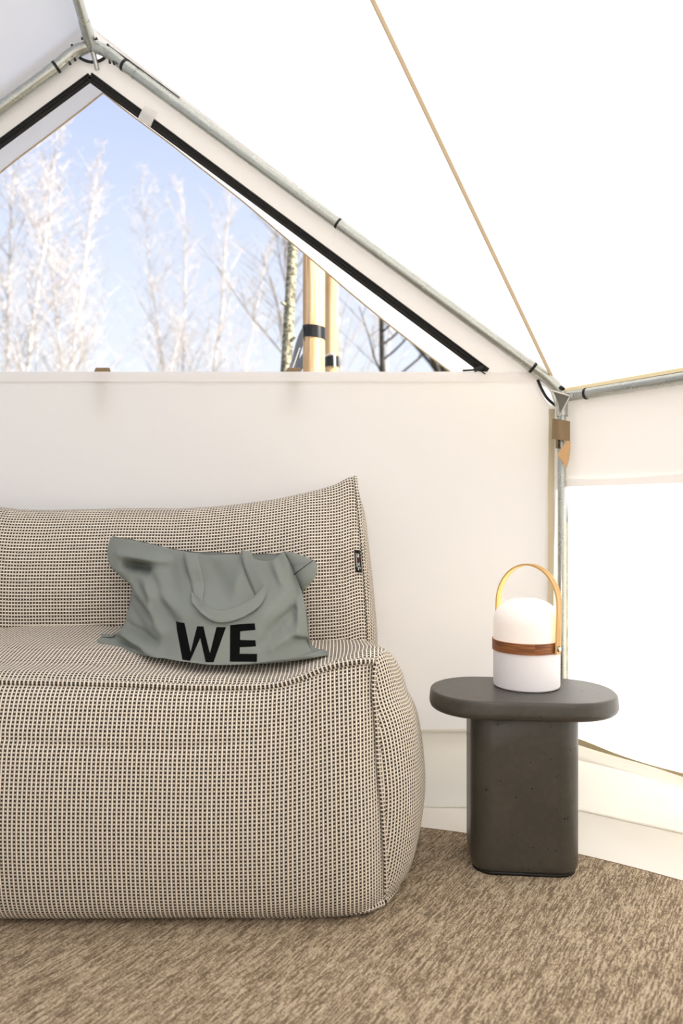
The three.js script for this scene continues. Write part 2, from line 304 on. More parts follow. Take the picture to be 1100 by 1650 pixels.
{
  const up = V(0, .022, 0), k = (p) => p.clone().add(up);
  const A = k(APEX), F = k(APEX_F), P = k(PEAK), Q = k(PEAK_F), list = [[A, CR, P], [A, P, CL], [A, CR, R1], [A, R1, F], [R1, R2, F], [F, R2, FR], [F, FR, Q], [F, Q, FL], [F, FL, L2], [F, L2, L1], [A, F, L1], [A, L1, CL]];
  mesh('roof_cloth', mergeGeometries(list.map(([a, b, c], i) => panel(a, b, c, 26, .015, i * 3))), M.roof, ceiling);
  // tan seam tape from the corner up to the apex
  const side = V(1, .6, -.2).normalize(), inn = V(-.2, -.12, .1).normalize().multiplyScalar(.008), seam = (o) => [0, .3, .6, 1].map((t) => k(CR.clone().lerp(A.clone().sub(up), t)).add(V(0, -.02 * (1 - t), 0)).addScaledVector(side, o).add(inn));
  mesh('seam_tape', ribbon(seam(-.0055), seam(.0055), .0015, 40), M.tan, ceiling);
  const seam2 = (o) => [0, 1].map((t) => CL.clone().lerp(A, t).addScaledVector(V(1, -.6, .2).normalize(), o).add(V(.006, -.006, .004)));
  mesh('seam_tape', ribbon(seam2(-.0055), seam2(.0055), .0015, 40), M.tan, ceiling);
  // eaves that run on past the gable, with a tan bound edge
  const tip = V(-.768, 2.231, -2.4);
  for (const s of [1, -1]) {
    const corner = V(-.7695 + s * 1.47, 1.275, -2.25), end = V(-.7695 + s * 1.45, 1.085, -2.43);
    mesh('eave_overhang', grid(40, 6, (u, v) => { const a = V(-.7695, 2.362, -2.25).lerp(corner, u), b = tip.clone().lerp(end, u); b.y += .012 * Math.sin(u * Math.PI * 2.3) * puff(u, .5) + .003 * noise(u * 14, s); return a.lerp(b, v); }), M.roof, ceiling);
    const e = []; for (let i = 0; i <= 20; i++) { const u = i / 20, b = tip.clone().lerp(end, u); b.y += .012 * Math.sin(u * Math.PI * 2.3) * puff(u, .5) + .003 * noise(u * 14, s); e.push(b); }
    mesh('overhang_edging', tube(e, .0028, 60, 6), M.tan, ceiling);
  }
  // narrow cream fold of roof cloth above the eave pole
  const ed = (y, w) => [0, .5, 1].map((t) => flat(CR, y).lerp(flat(R1, y), t).add(V(-w, 0, .4 * w)));
  mesh('eave_fold', ribbon(ed(EAVE + .016, .004), ed(EAVE - .003, .026), .002, 20, V(.6, .8, 0)), M.hem, ceiling);
}
// mud skirt: from the wall hem down to the ground and in along the floor
function skirt(a, b, seed, hemY, out = 0) { // out: how far the foot is pulled outwards away from the first corner
  const n = V(b.z - a.z, 0, a.x - b.x).normalize(); if (n.x * (-.77 - a.x) + n.z * (-.4 - a.z) < 0) n.negate();
  return grid(90, 40, (u, v) => {
    const p = a.clone().lerp(b, u), w = noise(u * 5, seed, 1) + .5 * noise(u * 13, seed, 2), h = hemY(u);
    const drop = smooth(v, 0, .72), y = v < .72 ? lerp(h, -.009, Math.pow(v / .72, 1.1)) : -.010;
    const inn = .004 + .014 * smooth(v, .05, .6) * (1 + .5 * w) + (v > .6 ? .05 * (v - .6) : 0) + .010 * Math.sin(Math.PI * clamp(v / .7, 0, 1)) * noise(u * 8 + v * 2, seed, 6);
    p.addScaledVector(n, -out * Math.min(1, u / .2) * smooth(v, 0, .72));
    p.y = y + (v > .72 ? .003 * Math.max(0, noise(u * 9, v * 6, seed)) : 0); return p.addScaledVector(n, inn);
  });
}
{
  const sk = group('trim_1'); structure(sk, 'yellowish canvas mud skirt along the foot of the tent walls');
  const f = (p) => flat(p, 0), hb = (u) => .207 + .004 * noise(u * 20, 3), hr = (u) => .193 + .006 * noise(u * 9, 8) - .004 * u;
  mesh('skirt_cloth', mergeGeometries([skirt(f(CL), f(CR), 2, hb), skirt(f(CR), f(R1), 5, hr, .15), skirt(f(R1), f(R2), 7, hb), skirt(f(R2), f(FR), 9, hb), skirt(f(FL), f(L2), 11, hb), skirt(f(L2), f(L1), 13, hb), skirt(f(L1), f(CL), 15, hb)]), M.skirt, sk);
  const e = (o) => { const r = []; for (let i = 0; i <= 16; i++) { const t = i / 16; r.push(V(lerp(CR.x, R1.x, t) - .012, hr(t) + .004 + o * (1.0 + .7 * Math.sin(t * 20 + 1.2)), lerp(CR.z, R1.z, t) + .006)); } return r; };
  mesh('hem_binding', ribbon(e(-.006), e(.006), .002, 50), M.hem, sk);
  const e2 = (o) => { const r = []; for (let i = 0; i <= 16; i++) { const t = i / 16; r.push(V(lerp(CL.x, CR.x, t), hb(t) + .003 + o, -2.278 + .003 * Math.sin(t * 50))); } return r; };
  mesh('hem_binding', ribbon(e2(-.005), e2(.005), .002, 80), M.skirt, sk);
}
// ---------------------------------------------------------------- tent frame of galvanised tube
{
  const fr = tag(group('tent_frame'), 'galvanised steel tube frame holding up the white tent roof', 'tent frame');
  const top = V(-.759, 2.309, -2.26), cr = V(.668, 1.253, -2.258), cl = V(-2.186, 1.253, -2.258), r = .0165, dR = cr.clone().sub(top), dL = cl.clone().sub(top);
  const onR = (t) => top.clone().addScaledVector(dR, t), onL = (t) => top.clone().addScaledVector(dL, t);
  mesh('rafter', bar(onR(.07), onR(.524), r), M.zinc, fr); mesh('rafter', bar(onR(.526), onR(.938), r * .97), M.zinc, fr);
  mesh('rafter', bar(onL(.075), onL(.94), r), M.zinc, fr);
  mesh('joint_ring', bar(onR(.5225), onR(.5265), r * 1.02), M.darkSteel, fr);
  mesh('joint_ring', bar(onR(.068), onR(.073), r * 1.12), M.darkSteel, fr); mesh('joint_ring', bar(onR(.936), onR(.941), r * 1.08), M.darkSteel, fr); mesh('joint_ring', bar(onL(.072), onL(.077), r * 1.12), M.darkSteel, fr);
  // bent sleeve over the peak
  mesh('peak_elbow', tube([onL(.095), onL(.07), onL(.05).add(V(0, .003, 0)), onL(.03).add(V(0, .002, 0)), onL(.014).add(V(0, -.006, 0)), top.clone().add(V(0, -.014, 0)), onR(.014).add(V(0, -.006, 0)), onR(.03).add(V(0, .002, 0)), onR(.05).add(V(0, .003, 0)), onR(.07), onR(.095)].reverse(), r * 1.06, 80, 20), M.zinc, fr);
  mesh('rafter_cord', tube([.03, .06, .1, .14, .18].map((t) => onR(t).add(V(.0115, .0145, .006))), .0019, 40, 6), M.black, fr);
  // ridge pole, flattened where it is bolted to the elbow
  const ra = top.clone().add(V(0, -.004, .02)), rb = V(-.77, 3.10, -.84);
  mesh('ridge_pole', bar(ra, rb, .0155), M.zinc, fr);
  const rdir = rb.clone().sub(ra).normalize();
  mesh('ridge_socket', bar(ra.clone().addScaledVector(rdir, -.02), ra.clone().addScaledVector(rdir, .05), .0185, .0175), M.zinc, fr);
  mesh('ridge_pole', bar(V(-.77, 3.10, .0), V(-.77, 2.30, 1.42), .0155), M.zinc, fr); mesh('ridge_pole', bar(V(-.77, 3.10, -.84), V(-.77, 3.10, 0), .0155), M.zinc, fr);
  mesh('peak_tongue', bar(top.clone().add(V(.004, -.03, -.004)), top.clone().add(V(.012, -.075, -.02)), .008, .007, 12), M.zinc, fr);
  for (const [p, q] of [[V(-0.7747, 2.3024, -2.24), V(-0.7803, 2.3043, -2.24)], [V(-0.7413, 2.2974, -2.235), V(-0.7338, 2.3011, -2.235)], [V(-0.8045, 2.2494, -2.245), V(-0.8026, 2.242, -2.245)], [V(-0.6997, 2.242, -2.245), V(-0.6978, 2.2345, -2.245)], [V(-0.8213, 2.2382, -2.245), V(-0.8176, 2.2307, -2.245)], [V(-0.6885, 2.2382, -2.245), V(-0.6847, 2.2307, -2.245)], [V(-0.81, 2.2844, -2.25), V(-0.8138, 2.29, -2.25)], [V(-0.7087, 2.2862, -2.25), V(-0.705, 2.2919, -2.25)]])
    mesh('bolt', mergeGeometries([bar(p, p.clone().lerp(q, 1.1), .0026, .0026, 10), bar(p.clone().lerp(q, .7), p.clone().lerp(q, 1.2), .0042, .0042, 6)]), M.darkSteel, fr);
  // sleeve at the eave corner, bending from rafter to post
  mesh('corner_elbow', tube([onR(.925), onR(.965), V(.657, 1.249, -2.255), V(.666, 1.22, -2.253), V(.667, 1.17, -2.253)], r * 1.02, 40, 20), M.zinc, fr);
  mesh('corner_post', bar(V(.667, -.012, -2.255), V(.667, 1.19, -2.255), .0122), M.zinc, fr);
  mesh('corner_post', bar(V(-2.187, -.012, -2.255), V(-2.187, 1.25, -2.255), .0122), M.zinc, fr);
  // eave pole to the next post
  const ea = V(.676, 1.227, -2.245), eb = V(1.585, 1.227, -.845), ed = eb.clone().sub(ea).normalize();
  mesh('eave_pole', bar(ea, ea.clone().addScaledVector(ed, .075), .015), M.zinc, fr);
  mesh('eave_pole', bar(ea.clone().addScaledVector(ed, .078), eb, .0165), M.zinc, fr);
  mesh('joint_ring', bar(ea.clone().addScaledVector(ed, .073), ea.clone().addScaledVector(ed, .081), .0175), M.darkSteel, fr);
  const eb2 = ea.clone().addScaledVector(ed, .035).add(V(-.012, -.002, .01)); mesh('bolt', bar(eb2, eb2.clone().add(V(-.006, 0, .006)), .006, .006, 12), M.steel, fr);
  mesh('eave_pole', bar(V(1.585, 1.227, -.845), V(1.585, 1.227, .0), .015), M.zinc, fr);
  mesh('corner_post', bar(V(1.585, -.012, -.842), V(1.585, 1.24, -.842), .0122), M.zinc, fr);
  // wire triangle that braces the corner, and the plate inside it
  const t1 = V(0.6206, 1.241, -2.21), t2 = V(0.6747, 1.2228, -2.2), t3 = V(0.6493, 1.1649, -2.22);
  mesh('corner_brace', tube([t1, t2, t3, t1], .0023, 60, 8, true), M.steel, fr);
  const pl = new THREE.BufferGeometry().setFromPoints([V(0.6323, 1.2397, -2.225), V(0.6756, 1.2233, -2.215), V(0.6541, 1.1755, -2.23), V(0.6486, 1.2089, -2.23)]); pl.setAttribute('uv', new THREE.Float32BufferAttribute([0, 0, 1, 0, 1, 1, 0, 1], 2)); pl.setIndex([0, 1, 3, 1, 2, 3]); pl.computeVertexNormals();
  mesh('corner_plate', pl, M.plate, fr);
  mesh('bolt', bar(V(0.656, 1.2535, -2.23), V(0.6604, 1.2463, -2.22), .006, .006, 8), M.darkSteel, fr);
}
{ // leather strap wrapped round the corner post
  const st = tag(group('leather_strap'), 'brown leather strap wrapped round the tent corner post with a folded end', 'strap');
  mesh('wrap', coons([V(0.6305, 1.0998, -2.235), V(0.6516, 1.0941, -2.215), V(0.6823, 1.0895, -2.225)], [V(0.6332, 1.1612, -2.235), V(0.6516, 1.155, -2.215), V(0.6823, 1.1507, -2.225)], [V(0.6305, 1.0998, -2.235), V(0.6332, 1.1612, -2.235)], [V(0.6823, 1.0895, -2.225), V(0.6823, 1.1507, -2.225)], 12, 10, null), M.leather, st);
  mesh('folded_end', coons([V(0.6405, 1.0498, -2.215), V(0.6525, 1.033, -2.212), V(0.6685, 1.0108, -2.21)], [V(0.6703, 1.0929, -2.222), V(0.6753, 1.0928, -2.22), V(0.682, 1.0889, -2.218)], [V(0.6405, 1.0498, -2.215), V(0.6703, 1.0929, -2.222)], [V(0.6685, 1.0108, -2.21), V(0.6783, 1.0514, -2.212), V(0.682, 1.0889, -2.218)], 10, 10, (u, v) => V(0, 0, .004 * puff(u) * puff(v))), M.leatherPale, st);
  mesh('tucked_end', ribbon([V(0.6503, 1.1043, -2.262), V(0.6503, 1.0742, -2.262)], [V(0.6515, 1.0984, -2.24), V(0.6496, 1.0704, -2.24)], .003, 6), M.leather, st);
}
// ---------------------------------------------------------------- rug
{
  const rug = tag(group('round_rug', V(-.23, 0, -.455)), 'round brown heathered flat-woven rug covering the tent floor', 'rug');
  const R = 1.685, rings = [], n = 160, rad = (a) => R + .006 * noise(Math.cos(a) * 3, Math.sin(a) * 3, 4);
  for (const [k, y] of [[1, -.011], [1, -.002], [.998, 0], [.9, 0], [.75, 0], [.6, 0], [.45, 0], [.3, 0], [.15, 0]]) { const r = []; for (let i = 0; i < n; i++) { const a = -i / n * 2 * Math.PI; r.push(V(k * rad(a) * Math.cos(a), y, k * rad(a) * Math.sin(a))); } rings.push(r); }
  const g = skin(rings, false, true), p = g.attributes.position, uv = g.attributes.uv; for (let i = 0; i < p.count; i++) uv.setXY(i, p.getX(i), p.getZ(i));
  mesh('pile', g, M.rug, rug);
  const e = []; for (let i = 0; i <= n; i++) { const a = i / n * 2 * Math.PI; e.push(V(rad(a) * Math.cos(a), -.0078, rad(a) * Math.sin(a))); }
  mesh('edge_binding', tube(e, .0078, 400, 8), M.binding, rug);
}
// ---------------------------------------------------------------- sofa
const seatTopAt = { front: [V(-1.2315, .551, -1.634), V(-1.15, .53, -1.622), V(-.95, .512, -1.62), V(-.7425, .509, -1.62), V(-.4725, .503, -1.62), V(-.297, .497, -1.62), V(-.1485, .5007, -1.62), V(-.0945, .5145, -1.62), V(-.027, .541, -1.62), V(.0405, .5525, -1.622), V(.0715, .551, -1.634)] };
{
  const sofa = tag(group('sofa'), 'low puffy one-piece lounge sofa in beige and brown woven fabric', 'sofa');
  const rs = [V(.0715, .551, -1.634), V(.090, .5665, -1.672), V(.104, .555, -1.74), V(.109, .534, -1.86), V(.105, .515, -2.0), V(.085, .50, -2.24)], ls = rs.map((p) => V(-1.16 - p.x, p.y, p.z));
  const backTop = [V(-1.245, .50, -2.24), V(-.9, .575, -2.24), V(-.6, .575, -2.24), V(-.3, .555, -2.24), V(.085, .50, -2.24)];
  const corner = [V(.092, .006, -1.665), V(.094, .05, -1.645), V(.091, .14, -1.63), V(.085, .24, -1.622), V(.077, .33, -1.62), V(.0725, .42, -1.622), V(.0665, .49, -1.627), V(.068, .53, -1.630), V(.0715, .551, -1.634)], cornerL = corner.map((p) => V(-1.16 - p.x, p.y, p.z));
  const foot = [V(-1.252, .006, -1.665), V(-1.2, .006, -1.63), V(-.95, .005, -1.617), V(-.6, .006, -1.615), V(-.35, .006, -1.617), V(-.1, .006, -1.617), V(.045, .006, -1.625), V(.092, .006, -1.665)];
  const footR = [V(.092, .006, -1.665), V(.125, .006, -1.74), V(.14, .006, -1.95), V(.10, .006, -2.24)], footL = footR.map((p) => V(-1.16 - p.x, p.y, p.z));
  const backR = [V(.10, .006, -2.24), V(.1, .25, -2.26), V(.085, .50, -2.24)], backL = backR.map((p) => V(-1.16 - p.x, p.y, p.z));
  const wr = (x, y, s) => .6 * noise(x * 3, y * 3, s) + .4 * noise(x * 8, y * 6, s + 1);
  const front = coons(foot, seatTopAt.front, cornerL, corner, 220, 130, (u, v, p) => {
    const f = puff(u, .45) * puff(v, .42), pull = .010 * Math.sin(u * 75 + 3 * noise(u * 20, v)) * Math.exp(-(1 - v) * 26) * .35 * puff(v, .6);
    const crease = -.004 * Math.exp(-Math.pow((v - .80 - .03 * Math.sin(u * 8)) / .018, 2)) * smooth(u, .2, .35) * (1 - smooth(u, .75, .85));
    return V(0, -.012 * f * (1 - v), .056 * f + .006 * f * wr(p.x, p.y, 3) + pull + crease * puff(u));
  });
  const side = coons(footR, rs, corner, backR, 90, 130, (u, v, p) => { const f = puff(u, .5) * puff(v, .62); return V((.082 + .012 * wr(p.z * 1.3, p.y, 7)) * f - .008 * puff(u, .6) * Math.exp(-Math.pow((v - .82) / .06, 2)), 0, .012 * puff(v, .5) * puff(u, .5) * (1 - u)); });
  const sideL = coons(footL, ls, cornerL, backL, 30, 40, (u, v) => V(-.09 * puff(u, .5) * puff(v, .6), 0, 0));
  const topFace = coons(seatTopAt.front, backTop, ls, rs, 220, 70, (u, v, p) => { const f = puff(u, .4) * puff(v, .55), dip = smooth(u, 0, .12) * smooth(1 - u, 0, .12) * (.024 * Math.exp(-Math.pow((v - .13) / .15, 2)) + .012 * Math.sin(Math.PI * v)); return V(0, -dip + .030 * f + .009 * f * wr(p.x * 1.2, p.z * 1.2, 11) + .0022 * Math.sin(u * 90) * Math.exp(-v * 16) * puff(v, .6) * puff(u), 0); });
  const rear = coons(footR.slice(3).concat([V(-.6, .006, -2.24)], footL.slice(3)), backTop.slice().reverse(), backR, backL, 20, 10, null);
  const base = coons(footL.slice().reverse().concat(), footR.slice().reverse(), footL.slice(3).concat([V(-.58, .006, -2.24)], footR.slice(3)), foot, 10, 10, null);
  mesh('seat', mergeGeometries([front, side, sideL, topFace, rear]), M.weave, sofa);
  // rolled seams
  const pipe = (pts, r, off = V(0, 0, 0)) => mesh('seam_piping', tube(pts.map((p) => p.clone().add(off)), r, 200, 10), M.weave, sofa);
  pipe(seatTopAt.front, .0075, V(0, .003, .006)); pipe(corner.slice(1), .0055, V(.004, 0, .0075)); pipe(foot.map((p, i) => p.clone().add(V(0, .007 + .003 * Math.sin(i * 2.4), .006))), .0085); pipe(footR, .007, V(.004, .003, 0));
  // backrest: closed sections along its length, right end closed by a puffed cap
  const topLine = curve([V(-1.245, .99, 0), V(-1.2, .955, 0), V(-1.1, .915, 0), V(-.95, .889, 0), V(-.73, .8875, 0), V(-.6, .890, 0), V(-.45, .891, 0), V(-.30, .902, 0), V(-.20, .917, 0), V(-.09, .941, 0), V(-.02, .961, 0), V(.005, .974, 0), V(.022, .9815, 0), V(.037, .983, 0)]);
  const Y0 = .40;
  function section(u) {
    const t = topLine(u), edge = Math.min(1, Math.min(u, 1 - u) * 9), a = lerp(.062, .098, Math.pow(edge, .6)), H = t.y - Y0, raw = [];
    for (let i = 0; i <= 300; i++) { const q = Math.PI * i / 300, c = Math.cos(q), s = Math.sin(q); raw.push([Math.sign(c) * Math.pow(Math.abs(c), .62) * a, Math.pow(s, .5)]); }
    const pts = raw.map(([z, k]) => { const y = Y0 + H * k, thin = 1 - .35 * (1 - edge) * smooth(k, .7, 1); return V(0, y, -2.142 + z * thin - .085 * (y - .5) + .028 * edge * (z > 0 ? 1 : 0) * Math.sin(Math.PI * clamp((y - .5) / .42, 0, 1)) * (z / a)); });
    const len = [0]; for (let i = 1; i < pts.length; i++) len.push(len[i - 1] + pts[i].distanceTo(pts[i - 1]));
    const N = 120, out = []; let k = 0;
    for (let i = 0; i <= N; i++) { const s = len[300] * i / N; while (k < 299 && len[k + 1] < s) k++; out.push(pts[k].clone().lerp(pts[k + 1], clamp((s - len[k]) / (len[k + 1] - len[k] || 1), 0, 1))); }
    const kx = smooth(u, .75, 1), kl = 1 - smooth(u, 0, .25);
    for (const p of out) { const f = clamp((p.y - .5) / .49, 0, 1); p.x = t.x + kx * .037 * (1 - Math.pow(f, 1.4)) - kl * .037 * (1 - f); const w = .007 * wr(p.x * 1.4, p.y * 1.4 + p.z, 21) * edge; p.z += w; p.y += .4 * w; }
    return out;
  }
  const NU = 230, secs = []; for (let i = 0; i <= NU; i++) secs.push(section(.5 - .5 * Math.cos(Math.PI * lerp(.0, 1, i / NU))));
  // on the backrest the unbroken yarn runs along the sofa
    const hull = grid(120, NU, (u, v) => secs[Math.round(v * NU)][Math.round(u * 120)].clone());
  const cap = (sec, s) => { const rings = []; for (let k = 0; k <= 14; k++) { const q = k / 14, sh = 1 - q; rings.push(sec.map((p) => { const c = V(p.x, .5 + (p.y - .5) * .72, -2.142 - .085 * (p.y - .5)); const r = c.lerp(p, sh); r.x = p.x + s * .03 * Math.sqrt(1 - sh * sh) * clamp((1.0 - p.y) * 9 + .25, .3, 1); return r; })); } return grid(120, 14, (u, v) => rings[Math.round(v * 14)][Math.round(u * 120)]); };
  mesh('backrest', mergeGeometries([hull, cap(secs[NU], 1), cap(secs[0], -1)]), M.backWeave ?? (M.backWeave = M.weave.clone()), sofa);
  pipe(secs[NU].slice(6, 110).filter((p, i) => i % 3 === 0), .0048, V(.002, 0, .003));
  // small black woven label in the side seam
  const lab = [[V(.035, .775, -2.076), V(.051, .775, -2.060)], [V(.039, .713, -2.066), V(.057, .713, -2.050)]];
  const tagMap = (() => { const c = document.createElement('canvas'); c.width = 64; c.height = 160; const x = c.getContext('2d'); x.fillStyle = '#0c0a09'; x.fillRect(0, 0, 64, 160); x.fillStyle = '#d8dad8'; x.fillRect(14, 22, 8, 100); x.fillRect(26, 26, 22, 26); x.fillStyle = '#2b2b2b'; x.fillRect(28, 30, 10, 8); x.fillStyle = '#6d1622'; x.fillRect(26, 54, 26, 34); x.strokeStyle = '#cfd6d2'; x.lineWidth = 7; x.beginPath(); x.moveTo(26, 92); x.lineTo(48, 112); x.moveTo(48, 90); x.lineTo(24, 114); x.stroke(); x.fillStyle = '#d8dad8'; x.fillRect(26, 120, 9, 24); x.beginPath(); x.moveTo(38, 116); x.lineTo(56, 126); x.lineTo(46, 136); x.fill(); const t = new THREE.CanvasTexture(c); t.colorSpace = THREE.SRGBColorSpace; return t; })();
  mesh('fabric_label', grid(6, 12, (u, v) => { const a = lab[1][0].clone().lerp(lab[1][1], u), b = lab[0][0].clone().lerp(lab[0][1], u); return a.lerp(b, v).add(V(0, 0, .006 * puff(u))); }, { uv: (p, u, v) => [u, v] }), std({ map: tagMap, roughness: .8 }), sofa);
}
// ---------------------------------------------------------------- tote bag
{
  const bag = tag(group('tote_bag'), 'grey-green cotton tote bag printed WE lying against the sofa back', 'bag');
  const bottom = [V(-0.6114, 0.5526, -1.862), V(-0.549, 0.543, -1.83), V(-0.476, 0.5379, -1.785), V(-0.3937, 0.5344, -1.75), V(-0.3181, 0.5301, -1.735), V(-0.2162, 0.5282, -1.73), V(-0.1446, 0.5316, -1.735), V(-0.0875, 0.5344, -1.75), V(-0.0311, 0.5383, -1.775)];
  const top = [V(-0.6217, 0.81, -2), V(-0.5707, 0.8072, -1.985), V(-0.5076, 0.7965, -1.965), V(-0.4021, 0.7771, -1.93), V(-0.328, 0.7696, -1.92), V(-0.2528, 0.7696, -1.92), V(-0.2117, 0.7549, -1.925), V(-0.1817, 0.7546, -1.93), V(-0.152, 0.7782, -1.94)];
  const left = [V(-0.6114, 0.5526, -1.862), V(-0.6078, 0.5652, -1.87), V(-0.575, 0.5676, -1.865), V(-0.5515, 0.5917, -1.88), V(-0.5431, 0.6378, -1.9), V(-0.5422, 0.6875, -1.925), V(-0.5736, 0.7077, -1.95), V(-0.6107, 0.7372, -1.97), V(-0.6252, 0.7722, -1.99), V(-0.6217, 0.81, -2)];
  const right = [V(-0.0311, 0.5383, -1.775), V(-0.0415, 0.5507, -1.78), V(-0.072, 0.547, -1.8), V(-0.0804, 0.5691, -1.82), V(-0.0861, 0.6109, -1.845), V(-0.0935, 0.654, -1.87), V(-0.1055, 0.691, -1.89), V(-0.128, 0.7408, -1.92), V(-0.152, 0.7782, -1.94)];
  // creases: from, to, width, depth, all in metres on the face of the bag (x, y)
  const folds = [[-.560, .742, -.50, .735, .012, -.034], [-.585, .768, -.45, .755, .012, .016], [-.545, .70, -.43, .60, .012, .010], [-.50, .73, -.40, .62, .012, -.010], [-.545, .65, -.47, .59, .012, -.008], [-.49, .705, -.47, .65, .012, .010], [-.61, .572, -.48, .553, .010, -.020], [-.585, .592, -.43, .552, .011, .014], [-.53, .60, -.44, .575, .009, -.012], [-.52, .66, -.46, .62, .010, -.012], [-.50, .70, -.38, .64, .016, .012],
    [-.45, .765, -.40, .66, .02, -.008], [-.115, .70, -.12, .60, .014, -.008], [-.14, .68, -.20, .62, .02, .008], [-.10, .60, -.16, .57, .014, .010], [-.14, .60, -.19, .575, .012, -.008], [-.18, .76, -.15, .70, .010, .010], [-.13, .76, -.115, .68, .010, -.012], [-.10, .575, -.05, .550, .009, -.018], [-.115, .595, -.055, .565, .010, .012], [-.12, .64, -.17, .60, .010, -.012], [-.11, .66, -.10, .58, .009, .010], [-.34, .66, -.24, .64, .02, .008], [-.35, .76, -.28, .67, .025, -.010], [-.24, .77, -.26, .68, .022, .010]];
  const seg = (x, y, [ax, ay, bx, by]) => { const dx = bx - ax, dy = by - ay, t = clamp(((x - ax) * dx + (y - ay) * dy) / (dx * dx + dy * dy), 0, 1); return [Math.hypot(x - ax - t * dx, y - ay - t * dy), t]; };
  const puckers = (p) => { let s = 0; for (const f of folds) { const [d, t] = seg(p.x, p.y, f); s += f[5] * Math.exp(-Math.pow(d / f[4], 2)) * (.55 + .45 * Math.sin(Math.PI * t)); } return s; };
  const cx = -.29, w = .36, yb = .53, hgt = .30; // print is placed in the bag's own width and height
  const printMap = (() => {
    const c = document.createElement('canvas'); c.width = 1024; c.height = 1024; const g = c.getContext('2d');
    g.fillStyle = '#7e837d'; g.fillRect(0, 0, 1024, 1024);
    const X = (x) => (x + .65) / .70 * 1024, Y = (y) => (1 - (y - .48) / .40) * 1024, poly = (pts) => { g.beginPath(); pts.forEach(([x, y], i) => i ? g.lineTo(X(x), Y(y)) : g.moveTo(X(x), Y(y))); g.fill(); };
    g.fillStyle = '#060606';
    const W = [[-0.3958, 0.6193], [-0.3708, 0.6182], [-0.3474, 0.5569], [-0.3385, 0.612], [-0.3233, 0.612], [-0.3015, 0.5558], [-0.2926, 0.6104], [-0.271, 0.6098], [-0.2913, 0.5378], [-0.3091, 0.5378], [-0.3276, 0.5876], [-0.3467, 0.539], [-0.3653, 0.5413]], E = [[-0.262, 0.6137], [-0.2046, 0.6176], [-0.2019, 0.6031], [-0.2375, 0.5998], [-0.2361, 0.5821], [-0.201, 0.581], [-0.1986, 0.5679], [-0.2351, 0.5668], [-0.2345, 0.5536], [-0.1949, 0.5525], [-0.1941, 0.5366], [-0.255, 0.5378]];
    poly(W); poly(E);
    const t = new THREE.CanvasTexture(c); t.colorSpace = THREE.SRGBColorSpace; t.anisotropy = 8; return t;
  })();
  const face = coons(bottom, top, left, right, 170, 130, (u, v, p) => { const f = puff(u, .6) * Math.pow(Math.sin(Math.PI * Math.pow(v, .72)), .6), e = puff(u, .18) * puff(v, .18); return V(0, -.016 * puff(u, .6) * puff(v, .6) * Math.pow(1 - v, 3), .076 * f * (1 - .45 * v) + 2.0 * e * puckers(p) + .008 * e * noise(p.x * 13, p.y * 13, 3)); }, { uv: (p) => [(p.x + .65) / .70, (p.y - .48) / .40] });
  mesh('front_panel', face, std({ map: printMap, roughness: 1, specularIntensity: .3, bumpMap: null }), bag);
  // back panel, a little behind, its right top corner falling outwards
  const bk = (p, d) => p.clone().add(V(0, .004, -d));
  const bTop = [bk(top[0], .012), V(-0.575, 0.8083, -2), V(-0.4135, 0.7758, -1.985), V(-0.3391, 0.7725, -1.985), V(-0.2481, 0.7675, -1.985), V(-0.2068, 0.7692, -1.985), V(-0.165, 0.7694, -1.98), V(-0.1313, 0.77, -1.97), V(-0.0833, 0.7575, -1.96)];
  const bRight = [bk(right[0], .03), bk(right[2], .035), bk(right[4], .045), V(-0.0989, 0.6742, -1.945), V(-0.0729, 0.7017, -1.945), V(-0.0634, 0.7305, -1.95), V(-0.0684, 0.7497, -1.955), V(-0.0833, 0.7575, -1.96)];
  mesh('back_panel', coons(bottom.map((p) => bk(p, .03)), bTop, left.map((p) => bk(p, .022)), bRight, 90, 80, (u, v, p) => V(0, 0, -.012 * puff(u) * puff(v) + .004 * noise(p.x * 16, p.y * 16, 9))), M.bag, bag);
  // right top corner folded out behind the front panel, with its side seam
  mesh('corner_flap', coons([V(-0.1155, 0.6923, -1.925), V(-0.1056, 0.68, -1.92), V(-0.0976, 0.6784, -1.92)], [V(-0.1507, 0.7779, -1.945), V(-0.1164, 0.7717, -1.94), V(-0.0806, 0.7591, -1.935)], [V(-0.1155, 0.6923, -1.925), V(-0.1322, 0.7397, -1.935), V(-0.1507, 0.7779, -1.945)], [V(-0.0976, 0.6784, -1.92), V(-0.072, 0.704, -1.92), V(-0.0627, 0.7336, -1.93), V(-0.0677, 0.7494, -1.935), V(-0.0806, 0.7591, -1.935)], 30, 30, (u, v) => V(0, 0, .022 * puff(u, .6) * puff(v, .6) - .004 * Math.exp(-Math.pow((v - .5 - .3 * u) / .06, 2)))), M.bag, bag);
  mesh('side_seam', tube([V(-0.1228, 0.7189, -1.914), V(-0.0981, 0.7377, -1.898), V(-0.0735, 0.7553, -1.918)], .0012, 16, 6), M.black, bag);
  // bottom gusset closing the bag
  mesh('gusset', coons(bottom, bottom.map((p) => bk(p, .03)), [bottom[0], bk(bottom[0], .03)], [bottom[8], bk(bottom[8], .03)], 40, 4, null), M.bag, bag);
  // carrying handle: hangs down from the hem on the left, swings round, and goes up over the hem on the right
  const fp = face.attributes.position, onFace = (p, lift) => { let best = 1e9, z = p.z; for (let i = 0; i < fp.count; i++) { const dx = fp.getX(i) - p.x, dy = fp.getY(i) - p.y, d = dx * dx + dy * dy; if (d < best) { best = d; z = fp.getZ(i); } } return V(p.x, p.y, Math.max(p.z, z + lift)); };
  const strap = (e1, e2, lift, n) => ribbon(e1.map((p) => onFace(p, lift)), e2.map((p) => onFace(p, lift)), .0028, n);
